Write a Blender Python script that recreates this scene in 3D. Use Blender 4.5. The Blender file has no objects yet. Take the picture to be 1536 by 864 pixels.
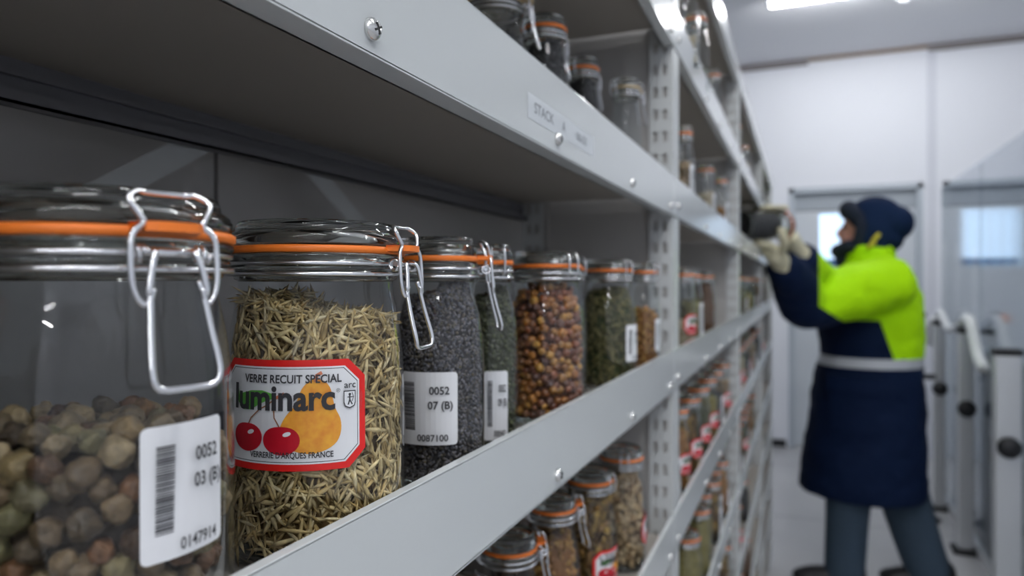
import bpy, bmesh, math, random
from mathutils import Vector, Matrix, Euler, noise
random.seed(7)
A = 0.13            # metres per shelf unit; camera is 1 unit from the shelf front
CZ = 1.35           # camera height
sc = bpy.context.scene
PI = math.pi
R = math.radians

# ------------------------------------------------------------------ camera, world, lights, exposure
cam_d = bpy.data.cameras.new('camera'); cam = bpy.data.objects.new('camera', cam_d)
sc.collection.objects.link(cam); sc.camera = cam
cam.location = (0, 0, CZ); cam.rotation_euler = (PI/2, 0, R(22.46))
cam_d.sensor_width = 36; cam_d.lens = 1050/1536*36; cam_d.shift_y = -7/1536
cam_d.clip_start = 0.005; cam_d.clip_end = 50
cam_d.dof.use_dof = True; cam_d.dof.focus_distance = 1.85*A; cam_d.dof.aperture_fstop = 9.5
w = bpy.data.worlds.new('room_air'); sc.world = w; w.use_nodes = True
w.node_tree.nodes['Background'].inputs[0].default_value = (.85, .9, 1, 1)
w.node_tree.nodes['Background'].inputs[1].default_value = .2
sc.view_settings.view_transform = 'Standard'; sc.view_settings.look = 'None'
sc.view_settings.exposure = 0.44; sc.view_settings.gamma = 1
sc.cycles.max_bounces = 14; sc.cycles.transparent_max_bounces = 40
sc.cycles.transmission_bounces = 12; sc.cycles.glossy_bounces = 6; sc.cycles.diffuse_bounces = 5
sc.cycles.caustics_refractive = False; sc.cycles.caustics_reflective = False
sc.cycles.sample_clamp_indirect = 4; sc.cycles.use_denoising = True
TUBE_EMIT = 42.0

# ------------------------------------------------------------------ materials
def mat(name, col, rough=.5, metal=0, spec=.5, bump=None, var=None, emit=None, coat=0):
    m = bpy.data.materials.new(name); m.use_nodes = True
    nt = m.node_tree; b = nt.nodes['Principled BSDF']
    b.inputs['Base Color'].default_value = (*col, 1); b.inputs['Roughness'].default_value = rough
    b.inputs['Metallic'].default_value = metal; b.inputs['Specular IOR Level'].default_value = spec
    b.inputs['Coat Weight'].default_value = coat
    if emit:
        b.inputs['Emission Color'].default_value = (*emit[:3], 1); b.inputs['Emission Strength'].default_value = emit[3]
    tc = nt.nodes.new('ShaderNodeTexCoord')
    if var:      # (scale, colour2) noise variation of the paint or surface
        n = nt.nodes.new('ShaderNodeTexNoise'); n.inputs['Scale'].default_value = var[0]; n.inputs['Detail'].default_value = 4
        nt.links.new(tc.outputs['Object'], n.inputs['Vector'])
        mx = nt.nodes.new('ShaderNodeMix'); mx.data_type = 'RGBA'
        mx.inputs[6].default_value = (*col, 1); mx.inputs[7].default_value = (*var[1], 1)
        nt.links.new(n.outputs['Fac'], mx.inputs[0]); nt.links.new(mx.outputs[2], b.inputs['Base Color'])
    if bump:
        n = nt.nodes.new('ShaderNodeTexNoise'); n.inputs['Scale'].default_value = bump[0]; n.inputs['Detail'].default_value = 3
        nt.links.new(tc.outputs['Object'], n.inputs['Vector'])
        bp = nt.nodes.new('ShaderNodeBump'); bp.inputs['Strength'].default_value = bump[1]; bp.inputs['Distance'].default_value = bump[2]
        nt.links.new(n.outputs['Fac'], bp.inputs['Height']); nt.links.new(bp.outputs['Normal'], b.inputs['Normal'])
    return m

def mat_island(name, cols, rough=.6, bump=None, objrand=False, spec=.4):
    """each loose piece takes its own colour from the list"""
    m = mat(name, cols[0], rough, spec=spec, bump=bump); nt = m.node_tree; b = nt.nodes['Principled BSDF']
    if objrand:
        g = nt.nodes.new('ShaderNodeObjectInfo'); out = g.outputs['Random']
    else:
        g = nt.nodes.new('ShaderNodeNewGeometry'); out = g.outputs['Random Per Island']
    r = nt.nodes.new('ShaderNodeValToRGB'); el = r.color_ramp.elements
    while len(el) < len(cols): el.new(.5)
    for i, c in enumerate(cols):
        el[i].position = i/(len(cols)-1) if len(cols) > 1 else 0; el[i].color = (*c, 1)
    tc = nt.nodes.new('ShaderNodeTexCoord'); n = nt.nodes.new('ShaderNodeTexNoise'); n.inputs['Scale'].default_value = 260
    nt.links.new(tc.outputs['Object'], n.inputs['Vector'])
    mr = nt.nodes.new('ShaderNodeMapRange'); mr.inputs[1].default_value = .3; mr.inputs[2].default_value = .7
    mr.inputs[3].default_value = .55; mr.inputs[4].default_value = 1.25
    nt.links.new(n.outputs['Fac'], mr.inputs[0])
    hs = nt.nodes.new('ShaderNodeHueSaturation')
    nt.links.new(out, r.inputs[0]); nt.links.new(r.outputs[0], hs.inputs['Color']); nt.links.new(mr.outputs[0], hs.inputs['Value'])
    nt.links.new(hs.outputs[0], b.inputs['Base Color'])
    return m

def mat_clear(name, tint=(.93, .95, .95), ior=1.5, gl_rough=.02, refl=1.0):
    """thin glass: see-through layer with a Fresnel reflection"""
    m = bpy.data.materials.new(name); m.use_nodes = True; nt = m.node_tree; nt.nodes.clear()
    o = nt.nodes.new('ShaderNodeOutputMaterial'); t = nt.nodes.new('ShaderNodeBsdfTransparent'); t.inputs[0].default_value = (*tint, 1)
    g = nt.nodes.new('ShaderNodeBsdfGlossy'); g.inputs['Roughness'].default_value = gl_rough; g.inputs[0].default_value = (refl, refl, refl, 1)
    lw = nt.nodes.new('ShaderNodeFresnel'); lw.inputs[0].default_value = ior
    geo = nt.nodes.new('ShaderNodeNewGeometry')          # same air-to-glass ior on both faces of the thin wall
    tc = nt.nodes.new('ShaderNodeTexCoord'); n = nt.nodes.new('ShaderNodeTexNoise'); n.inputs['Scale'].default_value = 45
    bp = nt.nodes.new('ShaderNodeBump'); bp.inputs['Strength'].default_value = .25; bp.inputs['Distance'].default_value = .0006
    nt.links.new(tc.outputs['Object'], n.inputs['Vector']); nt.links.new(n.outputs['Fac'], bp.inputs['Height'])
    nt.links.new(bp.outputs['Normal'], g.inputs['Normal'])
    iv = nt.nodes.new('ShaderNodeMath'); iv.operation = 'MULTIPLY_ADD'
    iv.inputs[1].default_value = (1/ior - ior); iv.inputs[2].default_value = ior
    # Fresnel node inverts the ior on back faces by itself; feed the inverse there so both sides act alike
    nt.links.new(geo.outputs['Backfacing'], iv.inputs[0]); nt.links.new(iv.outputs[0], lw.inputs[0])
    mx = nt.nodes.new('ShaderNodeMixShader')
    nt.links.new(lw.outputs[0], mx.inputs[0]); nt.links.new(t.outputs[0], mx.inputs[1]); nt.links.new(g.outputs[0], mx.inputs[2])
    nt.links.new(mx.outputs[0], o.inputs[0])
    return m

def mat_glass(name, col=(.95, .96, .95), rough=.0):
    m = bpy.data.materials.new(name); m.use_nodes = True; nt = m.node_tree; nt.nodes.clear()
    o = nt.nodes.new('ShaderNodeOutputMaterial'); g = nt.nodes.new('ShaderNodeBsdfGlass')
    g.inputs[0].default_value = (*col, 1); g.inputs['Roughness'].default_value = rough; g.inputs['IOR'].default_value = 1.48
    nt.links.new(g.outputs[0], o.inputs[0]); return m

M = {}
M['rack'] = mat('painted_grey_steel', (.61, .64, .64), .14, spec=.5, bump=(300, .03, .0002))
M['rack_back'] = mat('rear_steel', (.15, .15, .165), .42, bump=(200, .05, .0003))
M['post'] = mat('painted_post', (.52, .54, .54), .4)
M['panel'] = mat('side_panel_warm_shade', (.42, .41, .395), .5)  # warm reflected light inside the rack is put into this colour
M['shelf'] = mat('shelf_sheet_warm_shade', (.38, .35, .31), .45)  # underside shade and brown reflection of the jars put into the colour
M['zinc'] = mat('zinc_bolt', (.72, .72, .7), .22, metal=1)
M['wire'] = mat('bright_wire', (.8, .81, .83), .2, metal=1)
M['glass'] = mat_clear('jar_glass')
M['lidglass'] = mat_glass('jar_lid_glass')
M['pane'] = mat_clear('clear_pane', (.76, .79, .82), 1.5, .06, 1.0)
M['rubber'] = mat('orange_rubber', (.86, .2, .02), .45)
M['rubber_beige'] = mat('beige_rubber', (.62, .48, .28), .5)
M['label'] = mat('white_label_paper', (.82, .83, .85), .45)
M['ink'] = mat('label_ink', (.03, .03, .035), .6)
M['red'] = mat('label_red', (.75, .015, .012), .4)
M['cherry'] = mat('print_cherry', (.42, .004, .012), .4, var=(180, (.62, .01, .03)))
M['pear'] = mat('print_pear', (.95, .52, .05), .4, var=(330, (.66, .16, .02)))
M['leaf'] = mat('print_leaf', (.05, .28, .03), .4, var=(200, (.16, .5, .08)))
M['stalk'] = mat('print_stalk', (.33, .13, .06), .4)
M['stalkpear'] = mat('print_pear_stalk', (.62, .2, .1), .4)
M['strip'] = mat('label_strip', (.62, .655, .68), .35)
M['faded'] = mat('faded_ink', (.2, .22, .24), .6)
M['wall'] = mat('white_wall_panel', (.80, .82, .87), .45, bump=(8, .05, .002))
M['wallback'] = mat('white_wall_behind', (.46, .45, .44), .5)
M['seam'] = mat('panel_seam', (.42, .44, .48), .5)
M['ceil'] = mat('ceiling_paint', (.80, .81, .84), .5)
M['floor'] = mat('vinyl_floor', (.50, .50, .51), .22, var=(3, (.56, .56, .56)), bump=(40, .04, .001))
M['floorseam'] = mat('floor_seam', (.25, .25, .26), .5)
M['doorl'] = mat('door_leaf_paint', (.62, .66, .70), .4)
M['doorh'] = mat('door_header_grey', (.36, .40, .44), .45)
M['frame'] = mat('door_frame_paint', (.45, .5, .55), .4)
M['brown'] = mat('brown_gap_filler', (.24, .17, .12), .7)
M['tube'] = mat('lit_tube', (1, 1, 1), .5, emit=(.97, .98, 1, TUBE_EMIT))
M['plastic'] = mat('white_plastic', (.75, .77, .8), .4)
M['black'] = mat('black_plastic', (.012, .013, .015), .5)
M['daylight'] = mat('daylit_pane', (.5, .6, .7), .3, emit=(.55, .75, 1, .95))
M['daylight2'] = mat('daylit_pane_pale', (.4, .5, .6), .3, emit=(.42, .58, .72, .36))
M['bluep'] = mat('blue_panel', (.02, .12, .35), .4)
M['steel'] = mat('brushed_steel', (.72, .73, .74), .35, metal=.45)
M['hose'] = mat('white_hose', (.8, .82, .83), .4)
M['orange'] = mat('orange_plastic', (.8, .25, .05), .4)
M['redp'] = mat('red_plastic', (.5, .03, .02), .4)
M['hivis'] = mat('hi_vis_fabric', (.42, .80, .0), .75, spec=.2, bump=(28, .5, .012))
M['navy'] = mat('navy_fabric', (.002, .009, .034), .8, spec=.15, bump=(28, .5, .012))
M['hatnavy'] = mat('navy_hat_fabric', (.004, .014, .045), .85, spec=.15, bump=(60, .4, .006))
M['fur'] = mat('dark_fur_trim', (.006, .012, .028), .95, bump=(260, 1, .006))
M['reflect'] = mat('reflective_tape', (.55, .57, .6), .35)
M['jeans'] = mat('grey_blue_trousers', (.045, .07, .10), .85, spec=.2, bump=(40, .5, .01))
M['skin'] = mat('skin', (.55, .27, .2), .5)
M['glove'] = mat('beige_glove', (.62, .58, .40), .75, bump=(90, .4, .003))
M['yellow'] = mat('yellow_badge', (.6, .5, .03), .5)
M['shoe'] = mat('black_shoe', (.01, .01, .012), .5)
M['paper'] = mat('white_paper', (.8, .82, .84), .5)

# ------------------------------------------------------------------ helpers
C = sc.collection
def setp(o, label=None, cat=None, group=None, kind=None):
    if label: o['label'] = label
    if cat: o['category'] = cat
    if group: o['group'] = group
    if kind: o['kind'] = kind
    return o
def empty(name, loc=(0, 0, 0), rz=0, label=None, cat=None, group=None):
    o = bpy.data.objects.new(name, None); C.objects.link(o); o.location = loc; o.rotation_euler = (0, 0, rz)
    o.empty_display_size = .02
    return setp(o, label, cat, group)
def link(name, me, mats, parent=None, smooth=False):
    if isinstance(me, bmesh.types.BMesh):
        b = me; me = bpy.data.meshes.new(name)
        b.normal_update(); b.to_mesh(me); b.free()
    if not isinstance(mats, (list, tuple)): mats = [mats]
    if not me.materials:
        for m in mats: me.materials.append(m)
    if smooth:
        for p in me.polygons: p.use_smooth = True
    o = bpy.data.objects.new(name, me); C.objects.link(o)
    if parent: o.parent = parent
    return o
def box(bm, x0, x1, y0, y1, z0, z1, mi=0, bev=0):
    vs = [bm.verts.new((x, y, z)) for x in (x0, x1) for y in (y0, y1) for z in (z0, z1)]
    fs = [(0, 1, 3, 2), (4, 6, 7, 5), (0, 4, 5, 1), (2, 3, 7, 6), (0, 2, 6, 4), (1, 5, 7, 3)]
    out = []
    for f in fs:
        q = bm.faces.new([vs[i] for i in f]); q.material_index = mi; out.append(q)
    if bev:
        es = {e for f in out for e in f.edges}
        r = bmesh.ops.bevel(bm, geom=list(es), offset=bev, segments=2, affect='EDGES', profile=.6)
        for f in r['faces']: f.material_index = mi
    return vs
def lathe(bm, prof, seg=48, closed=False, mi=0, centre=(0, 0, 0), ring=False):
    """revolve (r,z) points about z; ring=True closes the profile into a solid ring"""
    cx, cy, cz = centre; rows = []
    for r, z in prof:
        if r < 1e-6: rows.append([bm.verts.new((cx, cy, cz+z))])
        else: rows.append([bm.verts.new((cx+r*math.cos(2*PI*i/seg), cy+r*math.sin(2*PI*i/seg), cz+z)) for i in range(seg)])
    n = len(rows); pairs = [(i, (i+1) % n) for i in range(n if ring else n-1)]
    for a, b in pairs:
        ra, rb = rows[a], rows[b]
        for i in range(seg):
            j = (i+1) % seg
            if len(ra) == 1 and len(rb) == 1: continue
            if len(ra) == 1: f = (ra[0], rb[j], rb[i])
            elif len(rb) == 1: f = (ra[i], ra[j], rb[0])
            else: f = (ra[i], ra[j], rb[j], rb[i])
            q = bm.faces.new(f); q.material_index = mi; q.smooth = True
def smooth_path(pts, n=6, closed=False):
    P = [Vector(p) for p in pts]; out = []; m = len(P)
    for i in range(m if closed else m-1):
        p0 = P[(i-1) % m] if closed or i > 0 else P[i]; p1 = P[i]; p2 = P[(i+1) % m]
        p3 = P[(i+2) % m] if closed or i+2 < m else P[(i+1) % m]
        for k in range(n):
            t = k/n
            out.append(.5*((2*p1)+(p2-p0)*t+(2*p0-5*p1+4*p2-p3)*t*t+(3*p1-p0-3*p2+p3)*t**3))
    if not closed: out.append(P[-1])
    return out
def tube(bm, pts, r, seg=8, closed=False, mi=0, caps=True):
    """sweep a circle (radius r, or one radius per point) along pts"""
    P = [Vector(p) for p in pts]; n = len(P)
    rad = r if isinstance(r, (list, tuple)) else [r]*n
    up = Vector((0, 0, 1)); rows = []; N = None
    for i in range(n):
        if closed: T = P[(i+1) % n]-P[i-1]
        else: T = P[min(i+1, n-1)]-P[max(i-1, 0)]
        if T.length < 1e-9: T = Vector((0, 0, 1))
        T.normalize()
        if N is None:
            N = T.orthogonal().normalized()
        N = (N-T*N.dot(T))
        if N.length < 1e-6: N = T.orthogonal()
        N.normalize(); B = T.cross(N)
        rows.append([bm.verts.new(P[i]+(N*math.cos(2*PI*k/seg)+B*math.sin(2*PI*k/seg))*rad[i]) for k in range(seg)])
    for i in range(n if closed else n-1):
        a, b = rows[i], rows[(i+1) % n]
        off = 0
        if closed and i == n-1:
            off = min(range(seg), key=lambda o: (a[0].co-b[o].co).length)
        for k in range(seg):
            f = bm.faces.new((a[k], a[(k+1) % seg], b[(k+1+off) % seg], b[(k+off) % seg])); f.material_index = mi; f.smooth = True
    if not closed and caps:
        for row, s in ((rows[0], -1), (rows[-1], 1)):
            f = bm.faces.new(row if s > 0 else row[::-1]); f.material_index = mi
def blob(bm, c, rx, ry, rz, sub=2, mi=0, rot=None):
    r = bmesh.ops.create_icosphere(bm, subdivisions=sub, radius=1)
    mt = Matrix.Translation(c) @ (rot if rot else Matrix.Identity(4)) @ Matrix.Diagonal((rx, ry, rz, 1))
    bmesh.ops.transform(bm, matrix=mt, verts=r['verts'])
    for f in {f for v in r['verts'] for f in v.link_faces}: f.material_index = mi; f.smooth = True
    return r['verts']
def remeshed(bm, voxel, smooth_iter=4):
    me = bpy.data.meshes.new('union'); bm.to_mesh(me); bm.free()
    o = bpy.data.objects.new('union', me); C.objects.link(o)
    r = o.modifiers.new('r', 'REMESH'); r.mode = 'VOXEL'; r.voxel_size = voxel; r.use_smooth_shade = True
    if smooth_iter:
        s = o.modifiers.new('s', 'SMOOTH'); s.factor = .5; s.iterations = smooth_iter
    dg = bpy.context.evaluated_depsgraph_get(); ev = o.evaluated_get(dg)
    m2 = bpy.data.meshes.new_from_object(ev, depsgraph=dg)
    bpy.data.objects.remove(o)
    for p in m2.polygons: p.use_smooth = True
    return m2

# text outline meshes (flat, in the xy plane), cached
_tc = {}
def text_mesh(s, size, bold=0, align='LEFT'):
    k = (s, size, bold, align)
    if k not in _tc:
        cu = bpy.data.curves.new('t', 'FONT'); cu.body = s; cu.size = size; cu.offset = bold; cu.align_x = align; cu.resolution_u = 3
        o = bpy.data.objects.new('t', cu); C.objects.link(o)
        dg = bpy.context.evaluated_depsgraph_get(); me = bpy.data.meshes.new_from_object(o.evaluated_get(dg), depsgraph=dg)
        bpy.data.objects.remove(o)
        _tc[k] = ([tuple(v.co) for v in me.vertices], [tuple(p.vertices) for p in me.polygons])
    return _tc[k]

class Flat:
    """flat artwork in (u,v) made of layers; later wrapped on a cylinder or left flat"""
    def __init__(s): s.bm = bmesh.new(); s.k = 0
    def _done(s, vs, mi, fs):
        s.k += 1
        for v in vs: v.co.z = s.k*.0002
        for f in fs: f.material_index = mi
    def poly(s, pts, mi):
        vs = [s.bm.verts.new((x, y, 0)) for x, y in pts]; f = s.bm.faces.new(vs)
        if f.calc_area() and f.normal.z < 0: f.normal_flip()
        s._done(vs, mi, [f])
    def rect(s, x0, y0, x1, y1, mi): s.poly([(x0, y0), (x1, y0), (x1, y1), (x0, y1)], mi)
    def ell(s, cx, cy, rx, ry, mi, n=28, rot=0):
        s.poly([(cx+rx*math.cos(t)*math.cos(rot)-ry*math.sin(t)*math.sin(rot), cy+rx*math.cos(t)*math.sin(rot)+ry*math.sin(t)*math.cos(rot)) for t in (2*PI*i/n for i in range(n))], mi)
    def rrect(s, x0, y0, x1, y1, r, mi):
        p = []
        for cx, cy, a0 in ((x1-r, y1-r, 0), (x0+r, y1-r, 90), (x0+r, y0+r, 180), (x1-r, y0+r, 270)):
            p += [(cx+r*math.cos(R(a0+a)), cy+r*math.sin(R(a0+a))) for a in (0, 30, 60, 90)]
        s.poly(p, mi)
    def line(s, pts, w, mi):
        P = [Vector((x, y)) for x, y in pts]; L = []; Rr = []
        for i, p in enumerate(P):
            t = (P[min(i+1, len(P)-1)]-P[max(i-1, 0)]).normalized(); n = Vector((-t.y, t.x))*w/2
            L.append(p+n); Rr.append(p-n)
        vl = [s.bm.verts.new((*q, 0)) for q in L]; vr = [s.bm.verts.new((*q, 0)) for q in Rr]
        fs = [s.bm.faces.new((vr[i], vr[i+1], vl[i+1], vl[i])) for i in range(len(P)-1)]
        s._done(vl+vr, mi, fs)
    def text(s, st, x, y, size, mi, width=None, bold=0, align='LEFT', rot=0):
        V, F = text_mesh(st, 1.0, bold, align)
        w0 = (max(v[0] for v in V)-min(v[0] for v in V)) or 1
        sx = width/w0 if width else size
        cr, sr = math.cos(rot), math.sin(rot)
        vs = [s.bm.verts.new((x+v[0]*sx*cr-v[1]*size*sr, y+v[0]*sx*sr+v[1]*size*cr, 0)) for v in V]
        fs = []
        for f in F:
            try: fs.append(s.bm.faces.new([vs[i] for i in f]))
            except ValueError: pass
        s._done(vs, mi, fs)
    def wrap(s, rad, az, z0, lift, step=.018, du=0):
        """wrap on cylinder of radius rad(z): u=0 sits at azimuth az"""
        bm = s.bm
        us = [v.co.x for v in bm.verts]; a, b = min(us), max(us)
        x = math.ceil(a/step)*step
        while x < b:
            bmesh.ops.bisect_plane(bm, geom=bm.verts[:]+bm.edges[:]+bm.faces[:], plane_co=(x, 0, 0), plane_no=(1, 0, 0)); x += step
        bmesh.ops.triangulate(bm, faces=[f for f in bm.faces if len(f.verts) > 4])
        r0 = rad(z0)
        for v in bm.verts:
            u, vv, k = v.co; t = az+(u+du)/r0; z = z0+vv; r = rad(z)+lift+k
            v.co = (r*math.cos(t)*A, r*math.sin(t)*A, z*A)
        return bm

def barcode_art(code, row, num, W=.167, H=.215):
    f = Flat(); f.rrect(-W/2, -H/2, W/2, H/2, .012, 0)
    rr = random.Random(code+num); y = -H*.30
    while y < H*.36:
        h = rr.choice([.0016, .0024, .0036]); f.rect(-W*.36, y, -W*.17, y+h, 1); y += h+rr.choice([.0014, .002, .0028])
    s = H*.15
    f.text(code, W*.06, H*.2, s, 1, width=W*.30, bold=.022)
    f.text(row, W*.04, H*.0, s, 1, width=W*.37, bold=.022)
    f.text(num, -W*.12, -H*.44, s*.85, 1, width=W*.46, bold=.016)
    return f
def fruit_art(W=.428, H=.278):
    """mats: 0 white,1 ink,2 red,3 cherry,4 pear,5 leaf,6 stalk,7 pear stalk"""
    f = Flat(); X = lambda x: (x-.5)*W; Y = lambda y: (y-.5)*H
    def octo(i, c):
        a, b = W/2-i, H/2-i
        return [(-a+c, -b), (a-c, -b), (a, -b+c), (a, b-c), (a-c, b), (-a+c, b), (-a, b-c), (-a, -b+c)]
    f.poly(octo(0, .045), 2); f.poly(octo(.017, .038), 0); f.poly(octo(.0215, .036), 1); f.poly(octo(.0232, .0355), 0)
    pear = [(.655, .80), (.62, .74), (.60, .66), (.575, .58), (.53, .50), (.495, .40), (.49, .30), (.53, .22), (.60, .17), (.68, .155), (.76, .185), (.82, .25), (.845, .35), (.84, .46), (.81, .56), (.795, .66), (.78, .75), (.745, .81), (.70, .83)]
    ps = [tuple(p[:2]) for p in smooth_path([(x, y, 0) for x, y in pear], 3, True)]
    f.poly([(X(x), Y(y)) for x, y in ps], 4)
    f.line([(X(.70), Y(.80)), (X(.705), Y(.86)), (X(.735), Y(.885))], .009, 7)
    # leaf, cherry stalks and cherries
    lf = [(.20, .66), (.23, .69), (.30, .72), (.38, .725), (.44, .70), (.47, .66), (.42, .64), (.36, .60), (.30, .545), (.24, .54), (.19, .60), (.175, .68), (.18, .76)]
    f.poly([(X(x), Y(y)) for x, y in lf], 5)
    f.line([(X(.47), Y(.66)), (X(.52), Y(.70))], .008, 7)
    f.line([(X(.275), Y(.40)), (X(.30), Y(.47)), (X(.36), Y(.55)), (X(.42), Y(.60)), (X(.47), Y(.66))], .0032, 6)
    f.line([(X(.49), Y(.40)), (X(.46), Y(.48)), (X(.455), Y(.58)), (X(.47), Y(.66))], .0032, 6)
    for cx, cy in ((.27, .30), (.50, .28)):
        pts = []
        for i in range(32):
            t = 2*PI*i/32; r = 1-.10*max(0, math.cos(t-PI/2))**6
            pts.append((X(cx)+.0475*r*math.cos(t), Y(cy)+.0375*r*math.sin(t)))
        f.poly(pts, 3)
    for cx, cy in ((.30, .345), (.535, .335)): f.ell(X(cx), Y(cy), .011, .0055, 0, 12, .3)
    f.text('VERRE RECUIT SPECIAL', X(.25), Y(.795), .029, 1, width=.60*W, bold=.02)
    f.text('luminarc', X(.158), Y(.555), .088, 1, width=.645*W, bold=.03)
    f.text('\u00ae', X(.815), Y(.70), .014, 1)
    f.text("VERRERIE D'ARQUES FRANCE", X(.30), Y(.12), .021, 1, width=.50*W, bold=.02)
    f.text('arc', X(.862), Y(.735), .024, 1, width=.07*W, bold=.01)
    sh = [(.858, .71), (.858, .60), (.866, .565), (.895, .545), (.924, .565), (.932, .60), (.932, .71)]
    f.poly([(X(x), Y(y)) for x, y in sh], 1)
    f.poly([(X(.895)+(X(x)-X(.895))*.86, Y(.63)+(Y(y)-Y(.63))*.88) for x, y in sh], 0)
    f.line([(X(.885), Y(.58)), (X(.895), Y(.625)), (X(.895), Y(.665))], .0035, 1)
    f.line([(X(.91), Y(.58)), (X(.895), Y(.625))], .003, 1); f.ell(X(.895), Y(.675), .0035, .0035, 1, 8)
    f.line([(X(.88), Y(.65)), (X(.915), Y(.65))], .0022, 1)
    f.line([(X(.908), Y(.69)), (X(.918), Y(.65)), (X(.908), Y(.61))], .0018, 1)
    return f
FRUIT_M = [M[k] for k in ('label', 'ink', 'red', 'cherry', 'pear', 'leaf', 'stalk', 'stalkpear')]

# ------------------------------------------------------------------ room shell
FZ = 0.0; EY = 6.2; CE = CZ+1.83; LX = -.345; WX = -2.2; RX = 2.7; BY = -6.5
def struct(name, bm, m, smooth=False):
    o = link(name, bm, m, None, smooth); o['kind'] = 'structure'; return o
b = bmesh.new(); box(b, WX-.1, RX+.1, BY-.1, EY+.3, -.1, 0)
struct('floor', b, M['floor'])
b = bmesh.new()
for y in (1.4, 3.0, 4.35, 5.6): box(b, LX, RX, y, y+.006, 0, .0012)
for x in (.19, 1.5): box(b, x, x+.006, BY, EY, 0, .0012)
struct('trim_1', b, M['floorseam'])
b = bmesh.new(); box(b, WX-.1, RX+.1, BY-.1, EY+.3, CE, CE+.1)
struct('ceiling', b, M['ceil'])
b = bmesh.new(); box(b, WX-.1, WX, BY, EY+.2, 0, CE)
struct('wall_left', b, M['wall'])
b = bmesh.new(); box(b, RX, RX+.1, BY, EY+.2, 0, CE)
struct('wall_right', b, M['wall'])
b = bmesh.new(); box(b, WX, RX, BY-.1, BY, 0, CE)
struct('wall_near', b, M['wall'])
# end wall with two door openings
D1 = (-.096, .87); D2 = (1.0, 2.05); DH = 2.13
b = bmesh.new()
box(b, WX, D1[0], EY, EY+.12, 0, CE); box(b, D1[1], D2[0], EY, EY+.12, 0, CE); box(b, D2[1], RX, EY, EY+.12, 0, CE)
box(b, D1[0], D1[1], EY, EY+.12, DH, CE); box(b, D2[0], D2[1], EY, EY+.12, DH, CE)
struct('wall_end', b, M['wall'])
b = bmesh.new()
for x in (.925,): box(b, x-.03, x+.03, EY-.012, EY, 0, CE, bev=.003)
struct('trim_2', b, mat('seam_cover', (.66, .68, .74), .45))
b = bmesh.new()
for x0, x1, m in ((WX, .05, 0), (.05, .9, 1), (.9, RX, 0)): box(b, x0, x1, EY-.02, EY, CE-(.05 if m == 0 else .025), CE, mi=m)
struct('trim_4', b, [mat('grey_gap', (.22, .2, .2), .7), M['brown']])
b = bmesh.new(); box(b, WX, D1[0]-.02, EY-.015, EY, 0, .06)
struct('baseboard_end', b, M['black'])
def door(n, x0, x1, wx0, wx1, wz0, wz1, pane, blue):
    e = empty('door_%d' % n, ((x0+x1)/2, EY+.08, 0)); e['kind'] = 'structure'
    cx = (x0+x1)/2
    b = bmesh.new(); t = .045
    box(b, x0-cx, x0-cx+t, -.09, .04, 0, DH, bev=.004); box(b, x1-cx-t, x1-cx, -.09, .04, 0, DH, bev=.004); box(b, x0-cx, x1-cx, -.09, .04, DH-t, DH, bev=.004)
    link('door_frame', b, M['frame'], e)
    b = bmesh.new(); box(b, x0-cx+t, x1-cx-t, -.03, .03, 1.95, DH-t)
    link('header_panel', b, M['doorh'], e)
    b = bmesh.new(); X0, X1, Z0, Z1 = x0-cx+t, x1-cx-t, .01, 1.94; a0, a1 = wx0-cx, wx1-cx
    box(b, X0, a0, -.02, .03, Z0, Z1); box(b, a1, X1, -.02, .03, Z0, Z1); box(b, a0, a1, -.02, .03, Z0, wz0); box(b, a0, a1, -.02, .03, wz1, Z1)
    lf = link('door_leaf', b, M['doorl'], e)
    b = bmesh.new(); box(b, a0, a1, .005, .02, wz0, wz1)
    if n == 2:
        for i in range(1, 6): box(b, a0+(a1-a0)*i/6-.006, a0+(a1-a0)*i/6+.006, -.005, .005, wz0, wz1, mi=1)
    link('window_pane', b, [pane, M['frame']], lf)
    if blue:
        b = bmesh.new(); box(b, a0, a1, -.03, -.02, wz0-.05, wz0+.005); link('blue_strip', b, M['bluep'], lf)
    b = bmesh.new(); tube(b, smooth_path([(X1-.09, -.02, 1.0), (X1-.09, -.07, 1.0), (X1-.2, -.07, 1.0)], 5), .01, 8); link('handle', b, M['steel'], lf, True)
door(1, *D1, .135, .50, CZ+.19, CZ+.57, M['daylight'], True)
door(2, *D2, 1.17, 1.62, CZ+.12, CZ+.53, M['daylight2'], False)

# ceiling lights
def ceiling_light(x, y, L, label):
    e = empty('ceiling_light', (x, y, CE), 0, label, 'ceiling light', 'tube lights on the ceiling')
    b = bmesh.new(); box(b, -L/2, L/2, -.05, .05, -.03, 0, bev=.004); link('housing', b, M['plastic'], e)
    b = bmesh.new(); tube(b, [(-L/2+.02, 0, -.045), (L/2-.02, 0, -.045)], .028, 12); link('light_tube', b, M['tube'], e, True)
    for s in (-1, 1):
        b = bmesh.new(); box(b, s*L/2-.015, s*L/2+.015, -.035, .035, -.075, -.02, bev=.004); link('end_cap', b, M['plastic'], e)
ceiling_light(.45, 4.75, 1.3, 'bright white tube light on the ceiling near the far door')
ceiling_light(.75, 2.4, 1.3, 'bright white tube light on the ceiling over the middle of the aisle')
ceiling_light(.75, .3, 1.3, 'bright white tube light on the ceiling just above the camera end of the aisle')
ceiling_light(.75, -1.0, 1.3, 'unseen added tube light on the ceiling behind the camera position')  # this and the next three: unseen tubes added for streaks on jar glass
ceiling_light(.75, -2.4, 1.3, 'second unseen added tube light on the ceiling behind the camera position')
ceiling_light(.75, -4.0, 1.3, 'third unseen added tube light on the ceiling behind the camera position')
ceiling_light(.75, -5.5, 1.3, 'unseen added tube light on the ceiling at the near end wall')
e = empty('smoke_detector', (.585, 4.95, CE), 0, 'round white detector dome on the ceiling beyond the tube light', 'smoke detector')
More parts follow.
